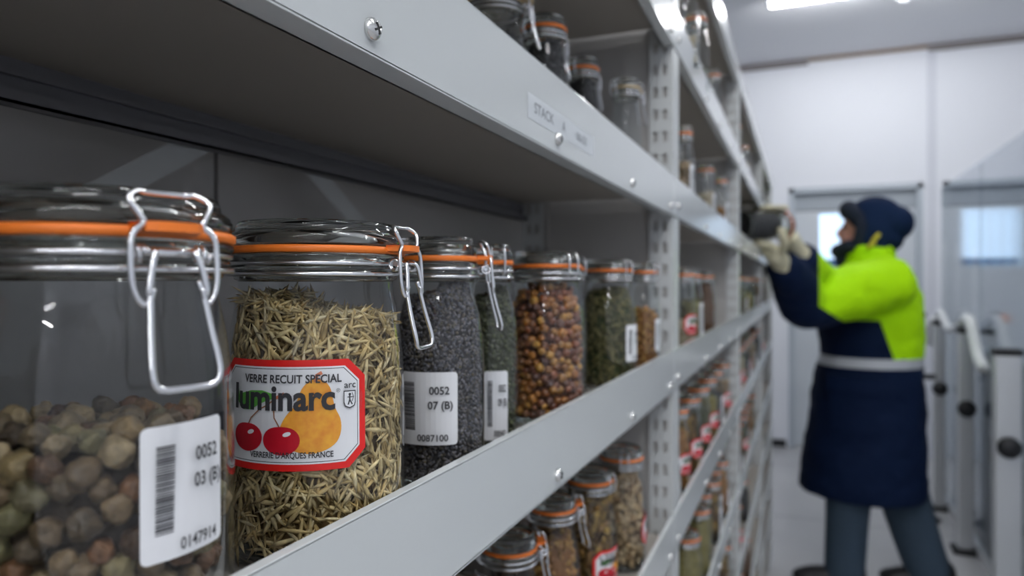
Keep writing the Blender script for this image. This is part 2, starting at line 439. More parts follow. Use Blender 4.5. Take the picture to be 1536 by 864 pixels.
b = bmesh.new(); lathe(b, [(0, -.012), (.1, -.012), (.125, -.006), (.13, 0)], 40); link('base_plate', b, M['plastic'], e, True)
b = bmesh.new(); lathe(b, [(0, -.07), (.03, -.067), (.045, -.05), (.055, -.03), (.06, -.012)], 32); link('dome', b, mat('detector_dome', (.42, .44, .48), .35), e, True)
b = bmesh.new(); lathe(b, [(0, -.084), (.025, -.08), (.033, -.068)], 24); link('sensor_cap', b, M['plastic'], e, True)
e = empty('ceiling_sensor', (.41, 4.85, CE), 0, 'small white round sensor on the ceiling left of the detector dome', 'sensor')
b = bmesh.new(); lathe(b, [(0, -.03), (.03, -.028), (.045, -.012), (.048, 0)], 24); link('sensor_body', b, M['plastic'], e, True)

# ------------------------------------------------------------------ shelving
BAYS = [-.64, 6.03, 12.7, 20.6, 27.3]; Y0 = -.64
TIERS = [3.813, 2.363, .913, -.573, -1.985, -3.47, -4.92, -6.37, -7.82, -9.27]
rack = empty('storage_shelving', (-A, Y0*A, 0), 0, 'long run of pale grey steel shelving with perforated posts', 'shelving')
def rl(x, y, z):   # unit coordinates -> rack local metres
    return ((x+1)*A, (y-Y0)*A, z*A+CZ)
def rbox(bm, x0, x1, y0, y1, z0, z1, mi=0, bev=0):
    p, q = rl(x0, y0, z0), rl(x1, y1, z1)
    box(bm, p[0], q[0], p[1], q[1], p[2], q[2], mi, bev)
XB = -2.4
ZB, ZT = -10.38, 3.85
def post(y, front=True):
    """perforated angle post: side flange with two columns of slots, front flange plain"""
    bm = bmesh.new(); x1 = -1.0-.012 if front else XB+.22; wdt = .2
    x0 = x1-wdt
    us = [0, .035, .075, .115, .155, .2]; holes = {1, 3}
    z = ZB; zs = [z]
    while z < ZT-.2:
        zs += [z+.09, z+.19]; z += .19
    zs.append(ZT)
    for zi in range(len(zs)-1):
        hole_row = zi % 2 == 0 and zi+1 < len(zs)-1
        # rows alternate: solid bar / slot row
        for ui in range(5):
            if (zi % 2 == 0) and ui in holes and zs[zi+1]-zs[zi] < .12: continue
            p = [rl(x0+us[ui], y, zs[zi]), rl(x0+us[ui+1], y, zs[zi]), rl(x0+us[ui+1], y, zs[zi+1]), rl(x0+us[ui], y, zs[zi+1])]
            bm.faces.new([bm.verts.new(q) for q in p])
    bmesh.ops.remove_doubles(bm, verts=bm.verts, dist=1e-5)
    xf = x1 if front else x0
    rbox(bm, xf-.006 if front else xf, xf if front else xf+.006, y, y+.30, ZB, ZT)
    o = link('upright_post', bm, M['post'], rack)
    s = o.modifiers.new('t', 'SOLIDIFY'); s.thickness = .0012; s.offset = 0
    return o
for i in range(5):
    y = BAYS[i]
    post(y, True); post(y, False)
    b = bmesh.new(); rbox(b, XB+.02, -1.06, y+.025, y+.035, ZB+.3, ZT-.03)
    # stiffening folds of the sheet
    for x in (XB+.24, -1.24): rbox(b, x, x+.02, y+.012, y+.026, ZB+.3, ZT-.03)
    link('side_panel', b, M['panel'], rack)
for k in range(-1, 7):   # sheets closing the back of the run, butt-jointed with a narrow seam
    y0 = 2.74*A+k*.62
    bm = bmesh.new(); p = (LX-.02+A, LX-.016+A, y0-Y0*A+.002 if k > -1 else -.02, y0+.618-Y0*A if k < 5 else 27.5*A-Y0*A, .02, ZT*A+CZ)
    if k < 6 and p[2] < p[3]: box(bm, *p); link('back_sheet', bm, M['wallback'], rack)
bm = bmesh.new(); box(bm, LX-.024+A, LX-.0205+A, -.02, (27.5-Y0)*A, .02, ZT*A+CZ); link('seam_strip', bm, M['seam'], rack)
BOLT_Y = (.18, 2.13, 3.58, 5.05, 6.47)
def bolt_mesh():
    bm = bmesh.new(); s = .029*A
    lathe(bm, [(s, 0), (s, .2*s), (.93*s, .45*s), (.7*s, .68*s), (.4*s, .8*s), (0, .84*s)], 20)
    bmesh.ops.rotate(bm, verts=bm.verts, cent=(0, 0, 0), matrix=Matrix.Rotation(PI/2, 3, 'Y'))
    for rr in (.5, .5+PI/2):   # cross recess as dark sunk bars
        vs0 = set(bm.verts)
        box(bm, .70*s, .87*s, -.52*s, .52*s, -.1*s, .1*s, mi=1)
        bmesh.ops.rotate(bm, verts=[v for v in bm.verts if v not in vs0], cent=(0, 0, 0), matrix=Matrix.Rotation(rr, 3, 'X'))
    me = bpy.data.meshes.new('bolt'); bm.to_mesh(me); bm.free(); me.materials.append(M['zinc']); me.materials.append(M['black']); return me
BM = bolt_mesh()
for ti, T in enumerate(TIERS):
    for bi in range(4):
        ya, yb = BAYS[bi]+.01, BAYS[bi+1]-.01
        # shelf panel
        bm = bmesh.new(); rbox(bm, XB+.012, -1.012, ya+.04, yb-.0, T-.176, T-.166)
        link('shelf_panel', bm, M['shelf'], rack)
        # front beam: face, rolled top edge, bottom return flange and small upturned lip
        bm = bmesh.new()
        rbox(bm, -1.009, -1.0, ya, yb, T-.335, T)
        rbox(bm, -1.03, -1.0, ya, yb, T-.004, T+.004, bev=.0003)
        rbox(bm, -1.09, -1.0, ya, yb, T-.340, T-.332)
        rbox(bm, -1.09, -1.082, ya, yb, T-.34, T-.29)
        fb = link('front_beam', bm, M['rack'], rack)
        if bi < 3 and 0 < ti < 7:
            for by in BOLT_Y:
                q = rl(-1.0, BAYS[bi]+by, T-.275 if by != .18 else T-.24)
                o = bpy.data.objects.new('bolt', BM); C.objects.link(o); o.parent = fb; o.location = q
        if ti == 2 and bi == 0:   # adhesive strip with writing
            f = Flat(); f.rect(0, 0, .95, .10, 0)
            f.text('STACK', .07, .033, .062, 1, width=.24, bold=.01); f.text('A', .43, .033, .062, 1, bold=.01); f.text('50-52', .64, .033, .055, 1, width=.17)
            for v in f.bm.verts:
                u, vv, k = v.co; v.co = (k*A*3+.0001, (2.58-Y0+u)*A, (T-.255+vv)*A+CZ)
            link('label_strip', f.bm, [M['strip'], M['faded']], fb)
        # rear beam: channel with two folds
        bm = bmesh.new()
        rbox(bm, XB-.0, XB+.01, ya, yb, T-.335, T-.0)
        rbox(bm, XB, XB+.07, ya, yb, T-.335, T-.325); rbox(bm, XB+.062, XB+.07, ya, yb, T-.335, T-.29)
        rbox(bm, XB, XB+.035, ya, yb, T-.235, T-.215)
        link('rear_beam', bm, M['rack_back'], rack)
# diagonal cross braces at the back of each bay
for bi in range(4):
    ya, yb = BAYS[bi], BAYS[bi+1]
    for k, (za, zb) in enumerate(((-1.15, 2.85), (2.85, -1.15))):
        for lvl in (0, -4.35):
            bm = bmesh.new(); off = k*.012
            p0, p1 = Vector(rl(XB-.03-off, ya, za+lvl)), Vector(rl(XB-.03-off, yb, zb+lvl))
            d = (p1-p0).normalized(); n = Vector((0, -d.z, d.y))*.055*A; t = Vector((.004*A, 0, 0))
            vs = [bm.verts.new(q) for q in (p0-n, p0+n, p1+n, p1-n, p0-n+t, p0+n+t, p1+n+t, p1-n+t)]
            for f in ((0, 3, 2, 1), (4, 5, 6, 7), (0, 1, 5, 4), (1, 2, 6, 5), (2, 3, 7, 6), (3, 0, 4, 7)): bm.faces.new([vs[i] for i in f])
            link('cross_brace', bm, M['post'], rack)

# ------------------------------------------------------------------ jars
_jm = {}
def body_rad(Rb, L):
    k = (1-.9*L)/(1-.9*.965)
    pts = [(0, .93), (.035, 1.0), (.40, 1.0)]+[(z, 1-(1-q)*k) for z, q in ((.48, .994), (.56, .974), (.61, .951), (.65, .925), (.69, .893), (.71, .876), (.725, .8685), (.75, .8685))]
    def f(z):
        for (z0, r0), (z1, r1) in zip(pts, pts[1:]):
            if z <= z1: return Rb*(r0+(r1-r0)*(z-z0)/(z1-z0))
        return Rb*pts[-1][1]
    return f
def jar_meshes(Rb, L, near, hi, gaskmat):
    """Rb body radius, L lid/body ratio (units), hi = detail; returns dict of meshes"""
    key = (Rb, L, hi, gaskmat)
    if key in _jm: return _jm[key]
    seg = 96 if hi > 1 else (48 if hi else 28); f = body_rad(Rb, L); r = Rb*L; D = {}
    mz = lambda z: z if z <= .70 else (.70+(z-.70)*.126/.143 if z < .843 else .826+(z-.843)*.080/.063)
    S = lambda P: [(a*A, mz(z)*A) for a, z in P]
    # body
    bm = bmesh.new()
    prof = [(0, .016), (Rb*.6, .010), (Rb*.82, 0), (Rb*.92, .003)]+[(f(z), z) for z in (.012, .03, .05, .2, .35, .45, .5, .54, .58, .61, .64, .665, .69, .71, .73, .75)]
    lathe(bm, S(prof), seg)
    # thick threaded neck (solid ring)
    o = [(r*.90, .750), (r*.94, .757), (r*.955, .766), (r*.955, .772), (r*1.0, .779), (r*1.01, .787), (r*.99, .796), (r*.96, .800), (r*.96, .806), (r*1.005, .812), (r*1.03, .820), (r*1.03, .828), (r*1.0, .833),
         (r*.90, .833), (r*.87, .825), (r*.86, .80), (r*.87, .775), (r*.91, .753)]
    lathe(bm, S(o), seg, ring=True, mi=1)
    # thick glass base disc
    lathe(bm, S([(0, .020), (Rb*.8, .006), (Rb*.9, .008), (Rb*.94, .03), (Rb*.9, .04), (0, .034)]), seg, mi=1)
    me = bpy.data.meshes.new('jar_body'); bmesh.ops.recalc_face_normals(bm, faces=bm.faces); bm.to_mesh(me); bm.free(); me.materials.append(M['glass']); me.materials.append(M['lidglass']); D['body'] = me
    # lid: stepped rim, domed disc on top, plug underneath
    bm = bmesh.new()
    lathe(bm, S([(0, .888), (r*.55, .890), (r*.80, .898), (r*.86, .906), (r*.905, .905), (r*.925, .896), (r*.93, .886), (r*.965, .882), (r*1.005, .876), (r*1.02, .868), (r*1.015, .858), (r*1.0, .853),
                 (r*.90, .851), (r*.87, .847), (r*.855, .80), (r*.83, .795), (r*.80, .80), (r*.79, .85), (r*.76, .868), (r*.5, .872), (0, .872)]), seg)
    me = bpy.data.meshes.new('lid'); bmesh.ops.recalc_face_normals(bm, faces=bm.faces); bm.to_mesh(me); bm.free(); me.materials.append(M['lidglass']); D['lid'] = me
    # gasket with pull tab
    bm = bmesh.new()
    lathe(bm, S([(r*.9, .834), (r*1.02, .834), (r*1.045, .837), (r*1.045, .849), (r*1.02, .852), (r*.9, .852)]), seg, ring=True)
    th = .20 if r > .2 else .28; rows = []
    for i in range(9):
        t = -1+2*i/8; ang = t*th*1.15; ext = .058*math.sqrt(max(0, 1-abs(t)**3.5)); q = r*1.03
        rows.append([(q*math.cos(ang)*A, q*math.sin(ang)*A, z*A) for z in (.821, .836)]+[((q+ext)*math.cos(ang)*A, (q+ext)*math.sin(ang)*A, z*A) for z in (.842, .826)])
    vr = [[bm.verts.new(p) for p in row] for row in rows]
    for a, c in zip(vr, vr[1:]):
        for k in range(4): bm.faces.new((a[k], a[(k+1) % 4], c[(k+1) % 4], c[k]))
    bm.faces.new(vr[0]); bm.faces.new(vr[-1][::-1])
    me = bpy.data.meshes.new('gasket'); bmesh.ops.recalc_face_normals(bm, faces=bm.faces); bm.to_mesh(me); bm.free(); me.materials.append(gaskmat); D['gasket'] = me
    # wire bands round neck and lid
    w_ = .0055
    bm = bmesh.new(); ns = seg
    for rr, z in ((r*1.0+.004, .772), (r*.985+.004, .804)):
        tube(bm, [(rr*A*math.cos(2*PI*i/ns), rr*A*math.sin(2*PI*i/ns), mz(z)*A) for i in range(ns)], w_*A, 8, closed=True)
    me = bpy.data.meshes.new('wire_band'); bm.to_mesh(me); bm.free(); me.materials.append(M['wire']); D['band'] = me
    # clasp: toothed upper loop over lid, lower trigger loop, pivot roll
    k = 1 if r > .2 else .72; n = 5 if hi else 3; ws = 8 if hi > 1 else 6
    bm = bmesh.new()
    up = [(r+.014, -.036*k, .893), (r+.020, -.052*k, .893), (r+.034, -.070*k, .878), (r+.044, -.056*k, .850), (r+.045, -.052*k, .838), (r+.048, -.072*k, .815), (r+.052, -.074*k, .745), (r+.055, -.064*k, .712),
          (r+.058, -.050*k, .705), (r+.060, -.042*k, .730)]
    side = smooth_path([(x*A, y*A, z*A) for x, y, z in up], n)
    other = [Vector((p.x, -p.y, p.z)) for p in side][::-1]
    mid = smooth_path([tuple(side[0]), ((r+.012)*A, 0, .893*A), (side[0].x, -side[0].y, side[0].z)], n)[1:-1]
    tube(bm, other[:]+mid[::-1]+side[:], w_*A, ws)
    me = bpy.data.meshes.new('clasp_loop'); bm.to_mesh(me); bm.free(); me.materials.append(M['wire']); D['loop'] = me
    bm = bmesh.new()
    lo = [(r+.03, -.030*k, .795), (r+.05, -.036*k, .790), (r+.058, -.045*k, .755), (r+.060, -.05*k, .722), (r+.05, -.040*k, .742), (r+.055, -.045*k, .725), (r+.070, -.052*k, .66), (r+.088, -.058*k, .595), (r+.09, -.052*k, .572), (r+.09, -.035*k, .565)]
    side = smooth_path([(x*A, y*A, z*A) for x, y, z in lo], n)
    other = [Vector((p.x, -p.y, p.z)) for p in side][::-1]
    tube(bm, side+other, w_*1.12*A, ws)
    tube(bm, [((r+.03)*A, -.058*k*A, .792*A), ((r+.03)*A, .058*k*A, .792*A)], w_*1.5*A, ws)
    # coils where the pivot meets the band
    for s in (-1, 1):
        c = [((r+.028+.014*math.cos(t))*A, s*(.045*k+.0018*t)*A, (.788+.014*math.sin(t))*A) for t in (i*.6 for i in range(22))]
        tube(bm, c, w_*.8*A, 6)
    me = bpy.data.meshes.new('clasp_lever'); bm.to_mesh(me); bm.free(); me.materials.append(M['wire']); D['lever'] = me
    # hinge at the back
    bm = bmesh.new()
    hg = [(-r-.004, -.035*k, .772), (-r-.03, -.04*k, .785), (-r-.035, -.04*k, .86), (-r-.01, -.035*k, .895), (-r+.05, -.02*k, .90), (-r+.06, 0, .90)]
    side = smooth_path([(x*A, y*A, z*A) for x, y, z in hg], n)
    tube(bm, side+[Vector((p.x, -p.y, p.z)) for p in side][::-1][1:], w_*A, ws)
    me = bpy.data.meshes.new('hinge'); bm.to_mesh(me); bm.free(); me.materials.append(M['wire']); D['hinge'] = me
    _jm[key] = D
    return D

def grains(bm, n, rad, z0, z1, ln, wd, layer, flat=False, mi=0, top=True, seed=1, rmod=None, vert=.5):
    """scatter spindle or chip shapes against the inside of the glass and over the heap top"""
    rr = random.Random(seed)
    def put(c, d, nrm, l, w_):
        d = d.normalized(); s = d.cross(nrm).normalized(); u = s.cross(d)
        if flat:
            pr = [(-.5, 0), (-.2, 1), (.25, .9), (.5, 0)]
        else: pr = [(-.5, 0), (-.15, 1), (.2, .8), (.5, 0)]
        a = bm.verts.new(c+d*l*pr[0][0]); z = bm.verts.new(c+d*l*pr[3][0])
        r1 = [bm.verts.new(c+d*l*pr[1][0]+(s*math.cos(t)+u*math.sin(t)*(.3 if flat else .8))*w_) for t in (0, PI/2, PI, 1.5*PI)]
        r2 = [bm.verts.new(c+d*l*pr[2][0]+(s*math.cos(t)+u*math.sin(t)*(.3 if flat else .8))*w_*.8) for t in (0, PI/2, PI, 1.5*PI)]
        for k in range(4):
            j = (k+1) % 4
            for f in ((a, r1[j], r1[k]), (r1[k], r1[j], r2[j], r2[k]), (r2[k], r2[j], z)):
                q = bm.faces.new(f); q.material_index = mi; q.smooth = True
    for i in range(n):
        t = rr.random()*2*PI
        hz = z1(t) if callable(z1) else z1
        if top and rr.random() < .22:
            q = math.sqrt(rr.random())*(rad(hz)*.93); z = hz+.012*rr.uniform(-1, 1)+ (1-q/rad(hz))*.02
            nrm = Vector((rr.uniform(-.5, .5), rr.uniform(-.5, .5), 1)); c = Vector((q*math.cos(t), q*math.sin(t), z))
            d = Vector((rr.uniform(-1, 1), rr.uniform(-1, 1), rr.uniform(-.3, .5)))
        else:
            z = z0+(hz-z0)*rr.random(); q = rad(z)-layer*rr.random()**1.6-wd*1.0
            nrm = Vector((math.cos(t), math.sin(t), 0)); c = Vector((q*math.cos(t), q*math.sin(t), z))
            tg = Vector((-math.sin(t), math.cos(t), 0)); ph = rr.gauss(PI/2, .9) if rr.random() < vert else rr.uniform(0, PI)
            d = tg*math.cos(ph)+Vector((0, 0, 1))*math.sin(ph)+nrm*rr.uniform(-.25, .05)
        put(c*A, d, nrm.normalized(), ln*rr.uniform(.7, 1.2)*A, wd*rr.uniform(.7, 1.2)*A)
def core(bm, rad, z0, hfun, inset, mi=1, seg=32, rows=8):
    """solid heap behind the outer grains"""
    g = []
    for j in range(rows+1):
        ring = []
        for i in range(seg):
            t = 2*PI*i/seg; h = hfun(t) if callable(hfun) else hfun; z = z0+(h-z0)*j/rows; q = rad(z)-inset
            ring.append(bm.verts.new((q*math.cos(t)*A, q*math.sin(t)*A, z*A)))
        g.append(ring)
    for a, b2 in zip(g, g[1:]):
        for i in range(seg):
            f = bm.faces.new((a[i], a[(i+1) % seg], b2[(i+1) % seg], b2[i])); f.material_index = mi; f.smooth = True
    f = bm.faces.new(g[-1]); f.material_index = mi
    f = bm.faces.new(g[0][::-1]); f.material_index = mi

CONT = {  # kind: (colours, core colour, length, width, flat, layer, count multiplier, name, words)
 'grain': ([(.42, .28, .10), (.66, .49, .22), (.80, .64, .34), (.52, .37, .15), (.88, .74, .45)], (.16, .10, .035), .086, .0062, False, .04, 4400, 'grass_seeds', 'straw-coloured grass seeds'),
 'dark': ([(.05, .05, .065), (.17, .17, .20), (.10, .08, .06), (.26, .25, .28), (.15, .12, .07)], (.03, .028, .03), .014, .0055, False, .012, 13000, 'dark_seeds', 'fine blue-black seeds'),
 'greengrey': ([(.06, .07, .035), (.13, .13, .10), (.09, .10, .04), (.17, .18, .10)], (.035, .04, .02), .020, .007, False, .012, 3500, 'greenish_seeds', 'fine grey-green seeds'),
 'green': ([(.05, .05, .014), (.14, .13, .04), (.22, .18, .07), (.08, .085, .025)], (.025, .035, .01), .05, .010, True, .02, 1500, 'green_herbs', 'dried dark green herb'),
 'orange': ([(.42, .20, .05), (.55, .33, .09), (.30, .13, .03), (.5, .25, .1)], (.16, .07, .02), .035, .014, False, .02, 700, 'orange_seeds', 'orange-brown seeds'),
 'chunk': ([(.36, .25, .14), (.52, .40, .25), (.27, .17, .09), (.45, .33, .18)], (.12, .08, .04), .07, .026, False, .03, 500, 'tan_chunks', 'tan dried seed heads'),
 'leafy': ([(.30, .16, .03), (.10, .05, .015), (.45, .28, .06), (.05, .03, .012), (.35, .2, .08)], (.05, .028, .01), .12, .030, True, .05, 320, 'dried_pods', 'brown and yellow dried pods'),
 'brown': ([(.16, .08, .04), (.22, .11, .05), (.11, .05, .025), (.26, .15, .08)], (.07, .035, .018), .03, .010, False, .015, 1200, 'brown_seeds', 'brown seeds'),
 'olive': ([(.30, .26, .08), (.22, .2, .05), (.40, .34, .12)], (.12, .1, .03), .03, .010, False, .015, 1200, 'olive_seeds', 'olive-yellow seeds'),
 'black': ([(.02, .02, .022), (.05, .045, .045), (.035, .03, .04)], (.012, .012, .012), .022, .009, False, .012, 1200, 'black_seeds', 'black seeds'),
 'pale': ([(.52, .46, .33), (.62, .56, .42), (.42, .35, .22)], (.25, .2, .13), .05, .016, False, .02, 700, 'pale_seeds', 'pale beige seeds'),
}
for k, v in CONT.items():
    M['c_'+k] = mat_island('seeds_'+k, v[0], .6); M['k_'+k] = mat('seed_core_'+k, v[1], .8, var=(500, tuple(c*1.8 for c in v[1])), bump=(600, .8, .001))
_cm = {}
def contents(kind, Rb, L, fill, dens, seed, wob=.03):
    key = (kind, Rb, L, fill, dens, seed)
    if key in _cm: return _cm[key]
    cols, cc, ln, wd, flat, layer, n, nm, words = CONT[kind]
    f = body_rad(Rb, L); rad = lambda z: f(z)-.008
    h = lambda t: fill+wob*math.sin(t+seed)+wob*.4*math.sin(3*t+seed*2)
    bm = bmesh.new(); core(bm, rad, .045, h, layer*.8+wd)
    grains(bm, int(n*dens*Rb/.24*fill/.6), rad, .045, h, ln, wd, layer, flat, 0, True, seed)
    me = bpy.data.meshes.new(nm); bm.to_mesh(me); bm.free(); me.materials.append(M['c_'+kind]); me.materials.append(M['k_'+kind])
    _cm[key] = me; return me

ordn = ['first', 'second', 'third', 'fourth', 'fifth', 'sixth', 'seventh', 'eighth', 'ninth', 'tenth']
def jar(x, y, T, Rb, L, latch, label, kind=None, fill=.62, dens=1, hi=1, art=None, art_az=0, art_z=.32, gask='rubber', group=None, seed=1, hscale=1.0, cat='jar', clabel=None, xf=None):
    loc = (x*A, y*A, (T-.166)*A+CZ)
    e = empty('clip_top_jar', loc, R(latch), label, cat, group)
    if xf: e.matrix_world = xf
    if hscale != 1: e.scale = (1, 1, hscale)
    D = jar_meshes(Rb, L, 0, hi, M[gask])
    parts = [('jar_body', 'body'), ('lid', 'lid'), ('gasket', 'gasket'), ('wire_band', 'band'), ('clasp_loop', 'loop'), ('clasp_lever', 'lever')]
    if hi: parts.append(('hinge', 'hinge'))
    for nm, k in parts: link(nm, D[k], [], e)
    if art:
        f, ms, nm = art; rad = body_rad(Rb, L)
        bm = f.wrap(rad, R(art_az-latch), art_z, .0012, step=.018 if hi > 1 else .05)
        link(nm, bm, ms, e)
    if kind:
        me = contents(kind, Rb, L, fill, dens, seed)
        o = link(CONT[kind][7], me, [], None); o.rotation_euler = (0, 0, R(latch)); o.location = loc
        if xf: o.matrix_world = xf
        if hscale != 1: o.scale = (1, 1, hscale)
        setp(o, clabel or CONT[kind][8]+' in '+label.split(' of ')[0].replace('clip-top ', '')+label[label.find(' on the'):], 'seeds', None, 'stuff')
    return e
BAR = [M['label'], M['ink']]
MID = -.573; LOW = -1.985; UP = .913
# --- middle shelf, first bay (left to right)
jar(-1.26, .95, MID, .245, .965, -14, 'nearest clip-top glass jar, part full of round seed pods, at the left frame edge', hi=2,
    art=(barcode_art('0052', '03 (B)', '0147914', .172, .235), BAR, 'barcode_label'), art_az=-3, art_z=.374)
jar(-1.276, 1.634, MID, .245, .965, 8, 'wide clip-top glass jar with the cherry and pear fruit label in a red border', 'grain', .655, 1.0, 2,
    art=(fruit_art(), FRUIT_M, 'fruit_label'), art_az=-73, art_z=.407, seed=4, clabel='straw-coloured grass seeds heaped inside the jar with the fruit label')
jar(-1.24, 2.29, MID, .17, .82, 36, 'tapered clip-top jar of fine dark seeds with white barcode label ending 87100', 'dark', .695, 1.0, 2,
    art=(barcode_art('0052', '07 (B)', '0087100', .225, .252), BAR, 'barcode_label'), art_az=-77, art_z=.305, seed=2, clabel='fine blue-black seeds inside the tapered jar with label ending 87100')
jar(-1.26, 2.79, MID, .125, .8, 130, 'narrow clip-top jar of grey-green seeds between the dark seed jar and the berry jar', 'greengrey', .67, 1.2, 2,
    art=(barcode_art('0052', '09 (B)', '0080482', .105, .29), BAR, 'barcode_label'), art_az=-52, art_z=.225, seed=3, clabel='fine grey-green seeds inside the narrow jar left of the berry jar')
jar(-1.26, 3.53, MID, .205, .88, 150, 'clip-top jar packed with round orange-brown berries on the middle shelf', hi=2)
jar(-1.34, 4.12, MID, .125, .85, 150, 'empty-looking clip-top jar tucked behind the berry jar', 'brown', .2, .5, 1, seed=9, clabel='few brown seeds at the bottom of the jar behind the berry jar')
jar(-1.26, 4.82, MID, .20, .84, 150, 'clip-top jar of dried green herb near the perforated post on the middle shelf', 'green', .66, 1.3, 1,
    art=(barcode_art('0052', '11 (B)', '0091334', .16, .25), BAR, 'barcode_label'), art_az=-15, art_z=.33, seed=5, clabel='dried dark green herb inside the jar near the perforated post')
jar(-1.17, 5.62, MID, .125, .8, 150, 'narrow clip-top jar of orange-brown seeds standing right before the perforated post', 'orange', .50, 1.3, 1,
    art=(barcode_art('0052', '12 (B)', '0091335', .11, .25), BAR, 'barcode_label'), art_az=-10, art_z=.33, seed=6, clabel='orange-brown seeds in the narrow jar right before the perforated post')

# individually built seed pods in the nearest jar
def pod_meshes(s, n, wr, mt, flatten=1.0):
    out = []
    for k in range(n):
        bm = bmesh.new(); bmesh.ops.create_icosphere(bm, subdivisions=3, radius=1)
        for v in bm.verts:
            p = v.co.copy(); q = noise.noise(p*1.3+Vector((k*7, 0, 0)))*wr+noise.noise(p*3.3+Vector((0, k*5, 0)))*wr*.5
            rid = math.cos(math.atan2(p.y, p.x)*5+k)*wr*.25*(1-abs(p.z))
            v.co = p*(1+q+rid)*s; v.co.z *= flatten
            if p.z > .8: v.co.z += s*(p.z-.8)*.8
        for f in bm.faces: f.smooth = True
        me = bpy.data.meshes.new('seed'); bm.to_mesh(me); bm.free(); me.materials.append(mt); out.append(me)
    return out
def fill_round(meshes, name, jx, jy, T, Rb, L, dia, z0, z1, az0, az1, label, cat, group, wall_gap=.008, toprows=True, limit=290):
    f = body_rad(Rb, L); rr = random.Random(3); base = (T-.166)*A+CZ; cnt = 0; z = z0+dia/2; row = 0; pts = []
    while z < z1:
        q = f(z)-wall_gap-dia/2; step = dia*.98/q; t = az0+(row % 2)*step/2
        while t < az1:
            pts.append((q*math.cos(t+rr.uniform(-.22, .22)*step)-rr.random()*.0, q*math.sin(t), z+rr.uniform(-.3, .3)*dia, rr.uniform(.0, .02))); t += step
        z += dia*.86; row += 1
    if toprows:
        zt = z-dia*.3; n = int(2*f(z1)/dia)+1
        for i in range(-n, n+1):
            for j in range(-n, n+1):
                x = (i+.5*(j % 2))*dia*.98; y = j*dia*.85
                if math.hypot(x, y) < f(z1)-dia*.95-wall_gap: pts.append((x, y, zt+rr.uniform(-.35, .25)*dia, 0))
    for x, y, z, ins in pts[:limit]:
        o = bpy.data.objects.new(name, rr.choice(meshes)); C.objects.link(o)
        o.location = ((jx+x*(1-ins*4))*A, (jy+y*(1-ins*4))*A, base+z*A); o.rotation_euler = (rr.uniform(0, 6), rr.uniform(0, 6), rr.uniform(0, 6))
        sc_ = rr.uniform(.80, 1.1); o.scale = (sc_, sc_, sc_); setp(o, label, cat, group)
M['pod'] = mat_island('pod_skin', [(.045, .03, .018), (.20, .135, .07), (.085, .062, .04), (.36, .27, .15), (.05, .033, .02), (.20, .09, .035), (.20, .18, .085), (.11, .085, .055)], .42, bump=(420, .9, .0016), objrand=True)
pods = pod_meshes(.0285*A, 9, .26, M['pod'], .88)
fill_round(pods, 'seed_pod', -1.26, .95, MID, .245, .965, .055, .17, .46, R(-125), R(60), 'wrinkled brown-grey round seed pod inside the nearest large jar', 'seed pod', 'round seed pods in the nearest jar')
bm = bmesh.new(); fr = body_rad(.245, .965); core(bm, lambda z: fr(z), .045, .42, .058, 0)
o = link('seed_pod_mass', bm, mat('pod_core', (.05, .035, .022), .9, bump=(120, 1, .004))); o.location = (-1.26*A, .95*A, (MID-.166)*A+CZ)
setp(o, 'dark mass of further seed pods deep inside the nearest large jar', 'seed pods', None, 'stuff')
M['berry'] = mat_island('berry_skin', [(.30, .09, .03), (.10, .035, .025), (.50, .20, .035), (.16, .05, .03), (.58, .30, .06), (.20, .07, .03), (.12, .06, .05)], .28, objrand=True, spec=.6)
ber = pod_meshes(.0235*A, 4, .03, M['berry'])
fill_round(ber, 'berry', -1.26, 3.53, MID, .205, .88, .046, .04, .70, R(-155), R(35), 'round glossy orange-brown berry inside the berry jar on the middle shelf', 'berry', 'round berries in the jar on the middle shelf')
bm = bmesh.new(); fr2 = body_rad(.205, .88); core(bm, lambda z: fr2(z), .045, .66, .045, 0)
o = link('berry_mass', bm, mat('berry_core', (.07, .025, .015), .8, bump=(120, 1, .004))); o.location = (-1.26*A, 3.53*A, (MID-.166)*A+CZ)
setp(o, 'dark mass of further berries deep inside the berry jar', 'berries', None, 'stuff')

# --- lower shelf, first bay
fa = lambda: (fruit_art(.30, .21), FRUIT_M, 'fruit_label')
jar(-1.36, 2.62, LOW, .16, .82, 60, 'clip-top jar leftmost on the lower shelf, only its dark lid showing under the beam', 'leafy', .7, 1, 1, seed=11, clabel='brown and yellow pods in the leftmost jar on the lower shelf')
jar(-1.36, 3.25, LOW, .165, .84, 45, 'clip-top jar with orange gasket second from left on the lower shelf', 'brown', .6, .5, 1, seed=12, clabel='few brown seeds in the second jar from left on the lower shelf')
jar(-1.36, 3.92, LOW, .16, .84, 45, 'clip-top jar of orange-brown seeds in the middle of the lower shelf', 'orange', .66, 1, 1, seed=13, clabel='orange-brown seeds in the jar at the middle of the lower shelf')
jar(-1.32, 4.57, LOW, .18, .84, 160, 'clip-top jar of brown and yellow pods with red-edged fruit label on the lower shelf', 'leafy', .72, 1.2, 1, art=fa(), art_az=-20, art_z=.30, seed=14, clabel='large brown and yellow pods in the lower shelf jar with fruit label')
jar(-1.27, 5.26, LOW, .185, .86, 110, 'tall clip-top jar of tan seed heads beside the perforated post on the lower shelf', 'chunk', .72, 1.4, 1, art=fa(), art_az=25, art_z=.30, seed=15, clabel='tan dried seed heads in the tall lower shelf jar beside the post')
jar(-1.90, 5.35, LOW, .18, .86, 110, 'clip-top jar of brown seeds behind the tan seed head jar', 'brown', .8, 1, 1, seed=16, clabel='brown seeds in the jar behind the tan seed head jar', hscale=1.06)
